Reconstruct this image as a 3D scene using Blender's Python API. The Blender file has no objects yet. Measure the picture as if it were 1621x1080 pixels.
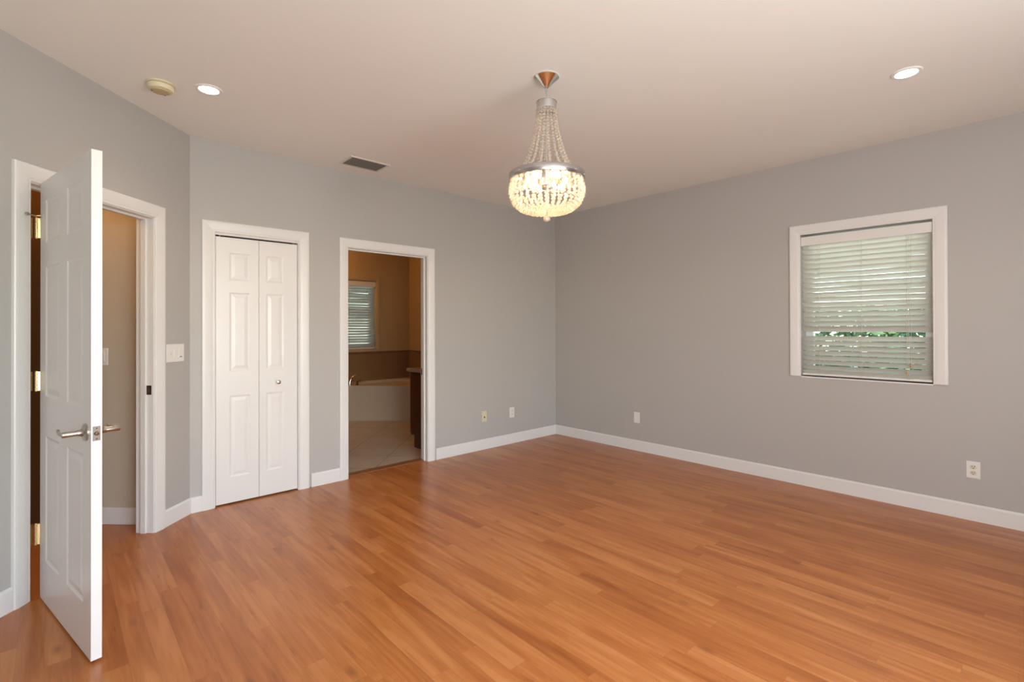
import bpy, bmesh, math, random
from mathutils import Vector, Matrix
random.seed(7)
C = bpy.context.scene.collection
S = bpy.context.scene
PI = math.pi

# ------------------------------------------------------------------ camera
FPX = 784.26
cam_d = bpy.data.cameras.new('camera')
cam = bpy.data.objects.new('camera', cam_d); C.objects.link(cam)
cam_d.sensor_fit = 'HORIZONTAL'; cam_d.sensor_width = 36.0
cam_d.lens = FPX / 1621 * 36.0
cam_d.shift_x = 0.0
cam_d.shift_y = -24.82 / 1621
cam_d.clip_start = 0.02
_y, _p, _r = math.radians(42.737), math.radians(0.2737), math.radians(-0.168)
fw = Vector((math.sin(_y) * math.cos(_p), math.cos(_y) * math.cos(_p), math.sin(_p)))
ri = Vector((math.cos(_y), -math.sin(_y), 0)); up = ri.cross(fw)
ri2 = ri * math.cos(_r) + up * math.sin(_r); up2 = -ri * math.sin(_r) + up * math.cos(_r)
M = Matrix((ri2, up2, -fw)).transposed().to_4x4()
M.translation = Vector((-4.6513, -4.2248, 1.337))
cam.matrix_world = M
S.camera = cam

# ------------------------------------------------------------------ world, view, large lights
S.view_settings.view_transform = 'Standard'
S.view_settings.look = 'None'
S.view_settings.gamma = 1.0
S.view_settings.use_curve_mapping = False
S.view_settings.exposure = 0.38

w = bpy.data.worlds.new('sky'); S.world = w; w.use_nodes = True
nt = w.node_tree; nt.nodes.clear()
out = nt.nodes.new('ShaderNodeOutputWorld'); bg = nt.nodes.new('ShaderNodeBackground')
sky = nt.nodes.new('ShaderNodeTexSky'); sky.sky_type = 'NISHITA'
sky.sun_elevation = math.radians(50); sky.sun_rotation = math.radians(200); sky.sun_disc = False
nt.links.new(sky.outputs[0], bg.inputs[0]); bg.inputs[1].default_value = 0.8
nt.links.new(bg.outputs[0], out.inputs[0])


def area_light(name, loc, target, sx, sy, power, col):
    l = bpy.data.lights.new(name, 'AREA'); l.shape = 'RECTANGLE'; l.size = sx; l.size_y = sy
    l.energy = power; l.color = col
    o = bpy.data.objects.new(name, l); C.objects.link(o)
    o.location = loc
    o.rotation_euler = (Vector(target) - Vector(loc)).to_track_quat('-Z', 'Y').to_euler()
    return o


def point_light(name, loc, power, col, r=0.03):
    l = bpy.data.lights.new(name, 'POINT'); l.energy = power; l.color = col; l.shadow_soft_size = r
    o = bpy.data.objects.new(name, l); C.objects.link(o); o.location = loc
    return o


# added fill lamps standing in for daylight from guessed, unseen rear and side windows
area_light('rear_fill', (-3.7, -5.62, 1.35), (-3.7, 0, 3.4), 2.7, 2.0, 84, (0.97, 0.99, 1.0))
area_light('side_fill', (-5.34, -4.95, 1.45), (0, -4.2, 2.2), 1.0, 1.4, 26, (0.97, 0.99, 1.0))
# daylight outside of the right and the bathroom windows
area_light('daylight_right', (1.6, -3.3, 2.6), (0, -3.3, 1.4), 2.0, 1.5, 90, (0.95, 1.0, 0.97))
area_light('daylight_bath', (-1.2, 4.2, 2.4), (-1.2, 3.2, 1.6), 1.2, 1.2, 7, (0.95, 1.0, 0.9))
# ceiling lamps of the bathroom and the hallway
point_light('bathroom_lamp', (-2.05, 2.65, 2.55), 10, (1.0, 0.46, 0.09), 0.08)
point_light('hall_lamp', (-5.0, .05, 2.58), 9, (1.0, 0.48, 0.13), 0.10)

# ------------------------------------------------------------------ materials
def mat(name, col, rough=0.5, metal=0.0, spec=0.5, bump=None, noise=None, coat=0.0):
    m = bpy.data.materials.new(name); m.use_nodes = True
    n = m.node_tree.nodes; L = m.node_tree.links; b = n['Principled BSDF']
    b.inputs['Base Color'].default_value = (*col, 1); b.inputs['Roughness'].default_value = rough
    b.inputs['Metallic'].default_value = metal; b.inputs['Specular IOR Level'].default_value = spec
    b.inputs['Coat Weight'].default_value = coat
    tc = n.new('ShaderNodeTexCoord')
    if noise:
        t = n.new('ShaderNodeTexNoise'); t.inputs['Scale'].default_value = noise[0]; t.inputs['Detail'].default_value = 4
        L.new(tc.outputs['Object'], t.inputs['Vector'])
        r = n.new('ShaderNodeMix'); r.data_type = 'RGBA'
        r.inputs[6].default_value = (*[c * (1 - noise[1]) for c in col], 1)
        r.inputs[7].default_value = (*[min(1, c * (1 + noise[1])) for c in col], 1)
        L.new(t.outputs['Fac'], r.inputs[0]); L.new(r.outputs[2], b.inputs['Base Color'])
    if bump:
        t = n.new('ShaderNodeTexNoise'); t.inputs['Scale'].default_value = bump[0]; t.inputs['Detail'].default_value = 3
        L.new(tc.outputs['Object'], t.inputs['Vector'])
        bp = n.new('ShaderNodeBump'); bp.inputs['Strength'].default_value = bump[1]; bp.inputs['Distance'].default_value = 0.002
        L.new(t.outputs['Fac'], bp.inputs['Height']); L.new(bp.outputs[0], b.inputs['Normal'])
    return m


def emis(name, col, st):
    m = bpy.data.materials.new(name); m.use_nodes = True
    b = m.node_tree.nodes['Principled BSDF']
    b.inputs['Base Color'].default_value = (*col, 1)
    b.inputs['Emission Color'].default_value = (*col, 1); b.inputs['Emission Strength'].default_value = st
    return m


WALL = mat('grey_wall_paint', (0.455, 0.436, 0.416), 0.55, bump=(90, 0.10), noise=(2.0, 0.015))
CEIL = mat('ceiling_paint', (0.87, 0.865, 0.83), 0.8, bump=(120, 0.1))
TRIM = mat('white_trim_paint', (0.76, 0.745, 0.73), 0.32, noise=(3, 0.01))
DOORP = mat('white_door_paint', (0.77, 0.752, 0.738), 0.3, bump=(60, 0.05))
TAN = mat('tan_wall_paint', (0.52, 0.37, 0.20), 0.6, bump=(90, 0.1))
HALLP = mat('beige_wall_paint', (0.56, 0.50, 0.41), 0.6, bump=(90, 0.1))
PLASTIC = mat('white_plastic', (0.78, 0.76, 0.73), 0.3, noise=(30, 0.01))
IVORY = mat('ivory_plastic', (0.66, 0.60, 0.44), 0.35, noise=(30, 0.02))
SLOT = mat('dark_slot', (0.06, 0.05, 0.04), 0.6, noise=(50, 0.1))
BLACK = mat('duct_black', (0.01, 0.01, 0.01), 0.8, noise=(20, 0.2))
NICKEL = mat('brushed_nickel', (0.50, 0.45, 0.41), 0.28, 1.0, noise=(80, 0.05))
CHROME = mat('chrome', (0.80, 0.80, 0.80), 0.08, 1.0, noise=(40, 0.02))
SILVER = mat('silver_band', (0.62, 0.62, 0.63), 0.3, 1.0, bump=(300, 0.6))
RINGM = mat('ring_metal', (0.55, 0.55, 0.56), 0.22, 1.0, noise=(40, 0.02))
PLATEM = mat('satin_nickel_plate', (0.22, 0.19, 0.17), 0.45, 0.6, noise=(80, 0.05))
BRASS = mat('polished_brass', (0.72, 0.55, 0.27), 0.2, 1.0, noise=(60, 0.06))
BRONZE = mat('dark_bronze', (0.10, 0.05, 0.025), 0.35, 0.8, noise=(60, 0.1))
VENTM = mat('vent_metal', (0.20, 0.20, 0.18), 0.5, 0.3, noise=(60, 0.05))
VENTF = mat('vent_frame_paint', (0.70, 0.66, 0.60), 0.5, noise=(20, 0.02))
SMOKE = mat('yellowed_plastic', (0.72, 0.64, 0.44), 0.4, noise=(20, 0.02))
SMOKE2 = mat('yellowed_plastic_dark', (0.52, 0.42, 0.22), 0.5, noise=(20, 0.02))
TUB = mat('bone_acrylic', (0.60, 0.50, 0.39), 0.18, noise=(3, 0.01))
VAN = mat('dark_cherry_wood', (0.075, 0.022, 0.010), 0.35, noise=(9, 0.3))
VANE = mat('red_cherry_edge', (0.20, 0.06, 0.02), 0.35, noise=(9, 0.2))
GRANITE = mat('speckled_granite', (0.32, 0.24, 0.17), 0.2, noise=(70, 0.75))
THRESH = mat('threshold_wood', (0.27, 0.10, 0.035), 0.35, noise=(20, 0.15))
DOWN = emis('downlight_lens', (1.0, 0.90, 0.78), 14)
BULB = emis('candle_bulb', (1.0, 0.74, 0.46), 24)
SOCK = mat('candle_sleeve', (0.55, 0.33, 0.15), 0.4, 0.6, noise=(30, 0.1))
CORD = mat('blind_cord', (0.62, 0.58, 0.48), 0.7, noise=(90, 0.05))
TASSEL = mat('wooden_tassel', (0.55, 0.35, 0.20), 0.5, noise=(60, 0.1))
VINYL = mat('white_vinyl', (0.70, 0.70, 0.68), 0.35, noise=(20, 0.01))
LEAF = mat('leaf_green', (0.09, 0.19, 0.05), 0.5, noise=(3, 0.6))
GRASS = mat('lawn', (0.12, 0.2, 0.06), 0.9, noise=(8, 0.4))
STUCCO = mat('pale_stucco', (0.6, 0.58, 0.5), 0.9, noise=(8, 0.1))

# slats let a little daylight through
def slat_mat():
    m = bpy.data.materials.new('blind_slat'); m.use_nodes = True
    n = m.node_tree.nodes; L = m.node_tree.links; b = n['Principled BSDF']
    b.inputs['Base Color'].default_value = (0.68, 0.665, 0.60, 1); b.inputs['Roughness'].default_value = 0.35
    tr = n.new('ShaderNodeBsdfTranslucent'); tr.inputs[0].default_value = (0.75, 0.75, 0.66, 1)
    tc = n.new('ShaderNodeTexCoord'); ns = n.new('ShaderNodeTexNoise'); ns.inputs['Scale'].default_value = 6
    L.new(tc.outputs['Object'], ns.inputs['Vector'])
    mp = n.new('ShaderNodeMapRange'); mp.inputs[3].default_value = 0.14; mp.inputs[4].default_value = 0.24
    L.new(ns.outputs['Fac'], mp.inputs[0])
    mx = n.new('ShaderNodeMixShader'); L.new(mp.outputs[0], mx.inputs[0])
    L.new(b.outputs[0], mx.inputs[1]); L.new(tr.outputs[0], mx.inputs[2])
    L.new(mx.outputs[0], n['Material Output'].inputs[0])
    return m
SLAT = slat_mat()

def crystal_mat():
    m = bpy.data.materials.new('cut_crystal'); m.use_nodes = True
    n = m.node_tree.nodes; L = m.node_tree.links; n.remove(n['Principled BSDF'])
    tc = n.new('ShaderNodeTexCoord'); ns = n.new('ShaderNodeTexNoise'); ns.inputs['Scale'].default_value = 160
    L.new(tc.outputs['Object'], ns.inputs['Vector'])
    bp = n.new('ShaderNodeBump'); bp.inputs['Strength'].default_value = 0.3; L.new(ns.outputs['Fac'], bp.inputs['Height'])
    tp = n.new('ShaderNodeBsdfTransparent'); tp.inputs[0].default_value = (1, 0.98, 0.95, 1)
    tl = n.new('ShaderNodeBsdfTranslucent'); tl.inputs[0].default_value = (0.90, 0.80, 0.70, 1)
    gl = n.new('ShaderNodeBsdfGlossy'); gl.inputs['Roughness'].default_value = 0.08
    df = n.new('ShaderNodeBsdfDiffuse'); df.inputs[0].default_value = (0.88, 0.79, 0.70, 1)
    L.new(bp.outputs[0], gl.inputs['Normal'])
    a = n.new('ShaderNodeMixShader'); a.inputs[0].default_value = 0.5; L.new(df.outputs[0], a.inputs[1]); L.new(tl.outputs[0], a.inputs[2])
    b = n.new('ShaderNodeMixShader'); b.inputs[0].default_value = 0.25; L.new(a.outputs[0], b.inputs[1]); L.new(gl.outputs[0], b.inputs[2])
    c = n.new('ShaderNodeMixShader'); c.inputs[0].default_value = 0.52; L.new(b.outputs[0], c.inputs[1]); L.new(tp.outputs[0], c.inputs[2])
    L.new(c.outputs[0], n['Material Output'].inputs[0])
    return m
CRYSTAL = crystal_mat()

def glass_mat():
    m = bpy.data.materials.new('window_glass'); m.use_nodes = True
    n = m.node_tree.nodes; L = m.node_tree.links; n.remove(n['Principled BSDF'])
    tp = n.new('ShaderNodeBsdfTransparent'); tp.inputs[0].default_value = (0.93, 0.96, 0.94, 1)
    gl = n.new('ShaderNodeBsdfGlossy'); gl.inputs['Roughness'].default_value = 0.02
    fr = n.new('ShaderNodeFresnel'); mx = n.new('ShaderNodeMixShader')
    L.new(fr.outputs[0], mx.inputs[0]); L.new(tp.outputs[0], mx.inputs[1]); L.new(gl.outputs[0], mx.inputs[2])
    L.new(mx.outputs[0], n['Material Output'].inputs[0])
    return m
GLASS = glass_mat()


def wood_floor():
    m = bpy.data.materials.new('laminate_floor'); m.use_nodes = True
    n = m.node_tree.nodes; L = m.node_tree.links; b = n['Principled BSDF']
    def N(t, **k):
        x = n.new(t)
        for a, v in k.items(): setattr(x, a, v)
        return x
    def mth(op, a, b_=None, c_=None):
        x = n.new('ShaderNodeMath'); x.operation = op
        for i, v in enumerate((a, b_, c_)):
            if v is None: continue
            if isinstance(v, (int, float)): x.inputs[i].default_value = v
            else: L.new(v, x.inputs[i])
        return x.outputs[0]
    tc = N('ShaderNodeTexCoord'); sp = N('ShaderNodeSeparateXYZ'); L.new(tc.outputs['Object'], sp.inputs[0])
    x, y = sp.outputs[0], sp.outputs[1]
    PW, PL = 0.0836, 0.86
    u = mth('DIVIDE', x, PW); row = mth('FLOOR', u); fu = mth('FRACT', u)
    wr = N('ShaderNodeTexWhiteNoise', noise_dimensions='1D'); L.new(row, wr.inputs['W'])
    v = mth('ADD', mth('DIVIDE', y, PL), mth('MULTIPLY', wr.outputs['Value'], 7.3))
    col_ = mth('FLOOR', v); fv = mth('FRACT', v)
    cb = N('ShaderNodeCombineXYZ'); L.new(row, cb.inputs[0]); L.new(col_, cb.inputs[1])
    wn = N('ShaderNodeTexWhiteNoise', noise_dimensions='2D'); L.new(cb.outputs[0], wn.inputs['Vector'])
    rnd = wn.outputs['Value']
    # figure of the wood, shifted from board to board
    def grain(sx, sy, k, detail, dist, rough=0.6):
        gx = mth('ADD', mth('MULTIPLY', x, sx), mth('MULTIPLY', rnd, 37.0 * k))
        gy = mth('ADD', mth('MULTIPLY', y, sy), mth('MULTIPLY', rnd, 91.0 * k))
        c = N('ShaderNodeCombineXYZ'); L.new(gx, c.inputs[0]); L.new(gy, c.inputs[1])
        t = N('ShaderNodeTexNoise'); t.inputs['Scale'].default_value = 1.0; t.inputs['Detail'].default_value = detail
        t.inputs['Roughness'].default_value = rough; t.inputs['Distortion'].default_value = dist
        L.new(c.outputs[0], t.inputs['Vector']); return t.outputs['Fac']
    g1 = grain(26, 1.6, 1.0, 3, 0.6)
    g2 = grain(150, 5.0, 1.7, 3, 0.2)
    g3 = grain(11, 1.4, 2.3, 2, 0.7)
    tone = mth('ADD', mth('MULTIPLY', rnd, 0.22), mth('ADD', mth('MULTIPLY', g1, 0.62), mth('ADD', mth('MULTIPLY', g2, 0.20), mth('MULTIPLY', g3, 0.60))))
    cr = N('ShaderNodeValToRGB'); L.new(tone, cr.inputs[0])
    e = cr.color_ramp.elements
    e[0].position = 0.46; e[0].color = (0.255, 0.066, 0.013, 1)
    e[1].position = 1.18 if False else 1.0; e[1].color = (0.535, 0.208, 0.065, 1)
    q = e.new(0.66); q.color = (0.365, 0.110, 0.025, 1)
    q = e.new(0.84); q.color = (0.455, 0.156, 0.040, 1)
    # knots
    kc = N('ShaderNodeCombineXYZ'); L.new(mth('MULTIPLY', x, 5.2), kc.inputs[0]); L.new(mth('MULTIPLY', y, 2.3), kc.inputs[1])
    vo = N('ShaderNodeTexVoronoi', feature='F1'); vo.inputs['Scale'].default_value = 1.0; L.new(kc.outputs[0], vo.inputs['Vector'])
    kn = N('ShaderNodeMapRange'); kn.inputs[1].default_value = 0.012; kn.inputs[2].default_value = 0.13; kn.inputs[3].default_value = 1; kn.inputs[4].default_value = 0
    L.new(vo.outputs['Distance'], kn.inputs[0])
    mx = N('ShaderNodeMix', data_type='RGBA'); L.new(mth('MULTIPLY', kn.outputs[0], 0.55), mx.inputs[0])
    L.new(cr.outputs[0], mx.inputs[6]); mx.inputs[7].default_value = (0.16, 0.045, 0.014, 1)
    # fine joints
    ju = mth('MINIMUM', fu, mth('SUBTRACT', 1.0, fu)); jv = mth('MULTIPLY', mth('MINIMUM', fv, mth('SUBTRACT', 1.0, fv)), PL / PW)
    j = mth('LESS_THAN', mth('MINIMUM', ju, jv), 0.009)
    m2 = N('ShaderNodeMix', data_type='RGBA'); L.new(mth('MULTIPLY', j, 0.30), m2.inputs[0])
    L.new(mx.outputs[2], m2.inputs[6]); m2.inputs[7].default_value = (0.12, 0.04, 0.012, 1)
    L.new(m2.outputs[2], b.inputs['Base Color'])
    b.inputs['Roughness'].default_value = 0.30
    b.inputs['Specular IOR Level'].default_value = 0.5
    rg = N('ShaderNodeMapRange'); rg.inputs[3].default_value = 0.24; rg.inputs[4].default_value = 0.36
    L.new(g2, rg.inputs[0]); L.new(rg.outputs[0], b.inputs['Roughness'])
    bp = N('ShaderNodeBump'); bp.inputs['Strength'].default_value = 0.06; bp.inputs['Distance'].default_value = 0.001
    L.new(g2, bp.inputs['Height']); L.new(bp.outputs[0], b.inputs['Normal'])
    return m
WOOD = wood_floor()


def tile_mat(name, c1, c2, grout, size, rot, off=(0, 0, 0), axes='XY', rough=0.3):
    m = bpy.data.materials.new(name); m.use_nodes = True
    n = m.node_tree.nodes; L = m.node_tree.links; b = n['Principled BSDF']
    tc = n.new('ShaderNodeTexCoord'); mp = n.new('ShaderNodeMapping')
    mp.inputs['Rotation'].default_value = rot; mp.inputs['Location'].default_value = off
    L.new(tc.outputs['Object'], mp.inputs[0])
    br = n.new('ShaderNodeTexBrick'); br.offset = 0; br.inputs['Scale'].default_value = 1
    br.inputs['Color1'].default_value = (*c1, 1); br.inputs['Color2'].default_value = (*c2, 1); br.inputs['Mortar'].default_value = (*grout, 1)
    br.inputs['Brick Width'].default_value = size; br.inputs['Row Height'].default_value = size
    br.inputs['Mortar Size'].default_value = 0.005; br.inputs['Mortar Smooth'].default_value = 0.1
    L.new(mp.outputs[0], br.inputs['Vector'])
    ns = n.new('ShaderNodeTexNoise'); ns.inputs['Scale'].default_value = 5; ns.inputs['Detail'].default_value = 5
    L.new(tc.outputs['Object'], ns.inputs['Vector'])
    mr = n.new('ShaderNodeMapRange'); mr.inputs[3].default_value = 0.82; mr.inputs[4].default_value = 1.15; L.new(ns.outputs['Fac'], mr.inputs[0])
    mx = n.new('ShaderNodeVectorMath'); mx.operation = 'SCALE'
    L.new(br.outputs['Color'], mx.inputs[0]); L.new(mr.outputs[0], mx.inputs['Scale'])
    L.new(mx.outputs[0], b.inputs['Base Color']); b.inputs['Roughness'].default_value = rough
    return m
TILE = tile_mat('bathroom_floor_tile', (0.56, 0.47, 0.37), (0.52, 0.44, 0.34), (0.30, 0.23, 0.16), 0.475, (0, 0, math.radians(-45)), (0.18, 0.10, 0))
WTILE = tile_mat('tan_wall_tile', (0.30, 0.18, 0.085), (0.27, 0.16, 0.075), (0.26, 0.17, 0.10), 0.33, (PI / 2, 0, 0), (0, 0, 0))
BORDER = mat('brown_mosaic_border', (0.20, 0.11, 0.06), 0.35, noise=(45, 0.5))

# ------------------------------------------------------------------ mesh helpers
class MB:
    def __init__(s): s.v = []; s.f = []; s.smooth = []
    def add(s, vs, fs, sm=False):
        k = len(s.v); s.v += [tuple(p) for p in vs]
        for f in fs: s.f.append(tuple(k + i for i in f)); s.smooth.append(sm)
        return s
    def box(s, a, b, bev=0.0):
        x0, y0, z0 = [min(p, q) for p, q in zip(a, b)]; x1, y1, z1 = [max(p, q) for p, q in zip(a, b)]
        if bev <= 0:
            return s.add([(x0, y0, z0), (x1, y0, z0), (x1, y1, z0), (x0, y1, z0), (x0, y0, z1), (x1, y0, z1), (x1, y1, z1), (x0, y1, z1)],
                         [(0, 3, 2, 1), (4, 5, 6, 7), (0, 1, 5, 4), (1, 2, 6, 5), (2, 3, 7, 6), (3, 0, 4, 7)])
        bm = bmesh.new(); bmesh.ops.create_cube(bm, size=1)
        for v in bm.verts: v.co = Vector(((x0 + x1) / 2 + v.co.x * (x1 - x0), (y0 + y1) / 2 + v.co.y * (y1 - y0), (z0 + z1) / 2 + v.co.z * (z1 - z0)))
        bmesh.ops.bevel(bm, geom=list(bm.edges), offset=bev, segments=2, affect='EDGES', profile=0.5)
        return s.bm(bm)
    def bm(s, bm, sm=False):
        bm.verts.index_update()
        s.add([v.co[:] for v in bm.verts], [[v.index for v in f.verts] for f in bm.faces], sm); bm.free(); return s
    def lathe(s, prof, seg=32, at=(0, 0, 0), axis='Z', sm=True):
        vs = []; fs = []
        for (r, h) in prof:
            for i in range(seg):
                a = 2 * PI * i / seg; p = (r * math.cos(a), r * math.sin(a), h)
                if axis == 'X': p = (p[2], p[0], p[1])
                if axis == 'Y': p = (p[0], p[2], p[1])
                vs.append((p[0] + at[0], p[1] + at[1], p[2] + at[2]))
        for j in range(len(prof) - 1):
            for i in range(seg):
                i2 = (i + 1) % seg
                fs.append((j * seg + i, j * seg + i2, (j + 1) * seg + i2, (j + 1) * seg + i))
        if prof[0][0] > 1e-6: fs.append(tuple(range(seg)))
        if prof[-1][0] > 1e-6: fs.append(tuple((len(prof) - 1) * seg + i for i in range(seg)))
        return s.add(vs, fs, sm)
    def tube(s, pts, r, seg=10, sm=True):
        pts = [Vector(p) for p in pts]; rs = r if isinstance(r, (list, tuple)) else [r] * len(pts)
        vs = []; fs = []; up_ = Vector((0, 0, 1)); prev = None
        for i, p in enumerate(pts):
            d = (pts[min(i + 1, len(pts) - 1)] - pts[max(i - 1, 0)]).normalized()
            if prev is None:
                a = up_ if abs(d.z) < 0.9 else Vector((1, 0, 0)); x = d.cross(a).normalized()
            else: x = (prev - d * prev.dot(d)).normalized()
            prev = x; yv = d.cross(x)
            for k in range(seg):
                t = 2 * PI * k / seg; vs.append(p + (x * math.cos(t) + yv * math.sin(t)) * rs[i])
        for i in range(len(pts) - 1):
            for k in range(seg):
                k2 = (k + 1) % seg; fs.append((i * seg + k, i * seg + k2, (i + 1) * seg + k2, (i + 1) * seg + k))
        fs.append(tuple(range(seg))); fs.append(tuple((len(pts) - 1) * seg + k for k in range(seg)))
        return s.add(vs, fs, sm)
    def xf(s, fn): s.v = [tuple(fn(p)) for p in s.v]; return s


def obj(name, mb, m, parent=None, auto=True):
    me = bpy.data.meshes.new(name)
    off = Vector((0, 0, 0))
    if parent is not None: off = Vector(parent['_o']) if '_o' in parent else Vector((0, 0, 0))
    me.from_pydata([tuple(Vector(p) - off) for p in mb.v], [], mb.f)
    bm = bmesh.new(); bm.from_mesh(me); bmesh.ops.remove_doubles(bm, verts=bm.verts, dist=1e-6)
    sm = None
    bmesh.ops.recalc_face_normals(bm, faces=bm.faces); bm.to_mesh(me); bm.free()
    if any(mb.smooth):
        me.shade_smooth()
        try: me.set_sharp_from_angle(angle=math.radians(35))
        except Exception: pass
    me.materials.append(m)
    o = bpy.data.objects.new(name, me); C.objects.link(o)
    if parent is not None: o.parent = parent; o['_o'] = tuple(off)
    return o


def tag(o, label, cat, kind=None, group=None):
    o['label'] = label; o['category'] = cat
    if kind: o['kind'] = kind
    if group: o['group'] = group
    return o


def thing(name, label, cat, loc, kind=None, group=None):
    o = bpy.data.objects.new(name, None); C.objects.link(o); o.empty_display_size = 0.1
    o.location = loc; o['_o'] = tuple(loc)
    return tag(o, label, cat, kind, group)


LC = 3.9287; R2 = math.sqrt(0.5)
fA = lambda p: (p[0], -p[1], p[2])                       # (x, out, z) on the closet wall
fB = lambda p: (-p[1], p[0], p[2])                       # (y, out, z) on the window wall
fC = lambda p: (-LC - R2 * p[0] + R2 * p[1], -R2 * p[0] - R2 * p[1], p[2])   # (s, out, z) on the angled wall
CZ = 2.740


def wall_mesh(a0, a1, t0, t1, holes, z0=0.0, z1=CZ):
    xs = sorted({a0, a1, *[h[0] for h in holes], *[h[1] for h in holes]}); zs = sorted({z0, z1, *[h[2] for h in holes], *[h[3] for h in holes]})
    def solid(i, k):
        if i < 0 or k < 0 or i >= len(xs) - 1 or k >= len(zs) - 1: return False
        cx, cz = (xs[i] + xs[i + 1]) / 2, (zs[k] + zs[k + 1]) / 2
        return not any(h[0] < cx < h[1] and h[2] < cz < h[3] for h in holes)
    mb = MB()
    for i in range(len(xs) - 1):
        for k in range(len(zs) - 1):
            if not solid(i, k): continue
            x0, x1, p, q = xs[i], xs[i + 1], zs[k], zs[k + 1]
            for t in (t0, t1): mb.add([(x0, t, p), (x1, t, p), (x1, t, q), (x0, t, q)], [(0, 1, 2, 3)])
            if not solid(i - 1, k): mb.add([(x0, t0, p), (x0, t1, p), (x0, t1, q), (x0, t0, q)], [(0, 1, 2, 3)])
            if not solid(i + 1, k): mb.add([(x1, t0, p), (x1, t1, p), (x1, t1, q), (x1, t0, q)], [(0, 1, 2, 3)])
            if not solid(i, k - 1): mb.add([(x0, t0, p), (x1, t0, p), (x1, t1, p), (x0, t1, p)], [(0, 1, 2, 3)])
            if not solid(i, k + 1): mb.add([(x0, t0, q), (x1, t0, q), (x1, t1, q), (x0, t1, q)], [(0, 1, 2, 3)])
    return mb


# casing profile: (distance from the opening, thickness)
CAS = [(0, 0), (0, .009), (.004, .012), (.012, .012), (.018, .014), (.030, .016), (.050, .018), (.066, .019), (.078, .018), (.083, .014), (.083, 0)]

def casing(a0, a1, z0, z1, width=0.083, prof=CAS):
    mb = MB(); sc = width / 0.083; n = len(prof); vs = []
    for (d, t) in prof:
        d *= sc
        vs += [(a0 - d, t, z0), (a0 - d, t, z1 + d), (a1 + d, t, z1 + d), (a1 + d, t, z0)]
    fs = []
    for i in range(n - 1):
        for k in range(3): fs.append((i * 4 + k, i * 4 + k + 1, (i + 1) * 4 + k + 1, (i + 1) * 4 + k))
    fs.append(tuple(i * 4 for i in range(n))); fs.append(tuple(i * 4 + 3 for i in range(n)))
    return mb.add(vs, fs)


def jamb(a0, a1, z1, t0, t1, th=0.02, stop=(0.45, 0.80)):
    mb = MB()
    mb.box((a0 - th, t0, 0), (a0, t1, z1 + th)); mb.box((a1, t0, 0), (a1 + th, t1, z1 + th)); mb.box((a0, t0, z1), (a1, t1, z1 + th))
    if stop:
        s0 = t1 + (t0 - t1) * stop[0]; s1 = t1 + (t0 - t1) * stop[1]; k = 0.012
        mb.box((a0, s0, 0), (a0 + k, s1, z1)); mb.box((a1 - k, s0, 0), (a1, s1, z1)); mb.box((a0 + k, s0, z1 - k), (a1 - k, s1, z1))
    return mb


def base(a0, a1, h=0.112, t=0.014):
    prof = [(0, 0), (t, 0), (t, h - 0.012), (t * 0.55, h - 0.003), (0.004, h), (0, h)]
    n = len(prof)
    return MB().add([(a0, p[0], p[1]) for p in prof] + [(a1, p[0], p[1]) for p in prof],
                    [(i, (i + 1) % n, n + (i + 1) % n, n + i) for i in range(n)] + [tuple(range(n)), tuple(range(n, 2 * n))])


def panel_slab(w_, h_, th, cols, rows, both=True):
    """raised panel door leaf in (a, t, z): a 0..w, front face at t = 0, back at t = -th"""
    mb = MB(); xs = sorted({0, w_, *[c for p in cols for c in p]}); zs = sorted({0, h_, *[c for p in rows for c in p]})
    def is_p(x, z): return any(c[0] < x < c[1] for c in cols) and any(r[0] < z < r[1] for r in rows)
    sides = [(0, -1)] + ([(-th, 1)] if both else [])
    for t0, sg in sides:
        for i in range(len(xs) - 1):
            for k in range(len(zs) - 1):
                x0, x1, z0, z1 = xs[i], xs[i + 1], zs[k], zs[k + 1]
                if not is_p((x0 + x1) / 2, (z0 + z1) / 2):
                    mb.add([(x0, t0, z0), (x1, t0, z0), (x1, t0, z1), (x0, t0, z1)], [(0, 1, 2, 3)]); continue
                rings = [(0, 0), (.005, .0022), (.012, .0042), (.017, .0042), (.040, .0010), (.044, .0010)]
                vs = []
                for (ins, dep) in rings:
                    t = t0 + sg * dep
                    vs += [(x0 + ins, t, z0 + ins), (x1 - ins, t, z0 + ins), (x1 - ins, t, z1 - ins), (x0 + ins, t, z1 - ins)]
                fs = [(r * 4 + q, r * 4 + (q + 1) % 4, (r + 1) * 4 + (q + 1) % 4, (r + 1) * 4 + q) for r in range(len(rings) - 1) for q in range(4)]
                fs.append(tuple((len(rings) - 1) * 4 + q for q in range(4)))
                mb.add(vs, fs)
    # rim, subdivided to match the grid
    for i in range(len(xs) - 1):
        for z in (0, h_): mb.add([(xs[i], 0, z), (xs[i + 1], 0, z), (xs[i + 1], -th, z), (xs[i], -th, z)], [(0, 1, 2, 3)])
    for k in range(len(zs) - 1):
        for x in (0, w_): mb.add([(x, 0, zs[k]), (x, 0, zs[k + 1]), (x, -th, zs[k + 1]), (x, -th, zs[k])], [(0, 1, 2, 3)])
    if not both:
        mb.add([(0, -th, 0), (w_, -th, 0), (w_, -th, h_), (0, -th, h_)], [(0, 1, 2, 3)])
    return mb


# ------------------------------------------------------------------ room shell
WT = 0.115
CL, CR_, CT = -3.767, -3.1665, 2.053      # closet clear opening
BL, BR, BT = -2.731, -1.9057, 2.053       # bathroom clear opening
DR, DL, DT = 0.3475, 1.1455, 2.061        # entry clear opening along the angled wall
WN0, WN1, WZ0, WZ1 = -3.662, -2.802, 0.922, 2.1127   # right window opening
RX, RY = -5.42, -5.75

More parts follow.
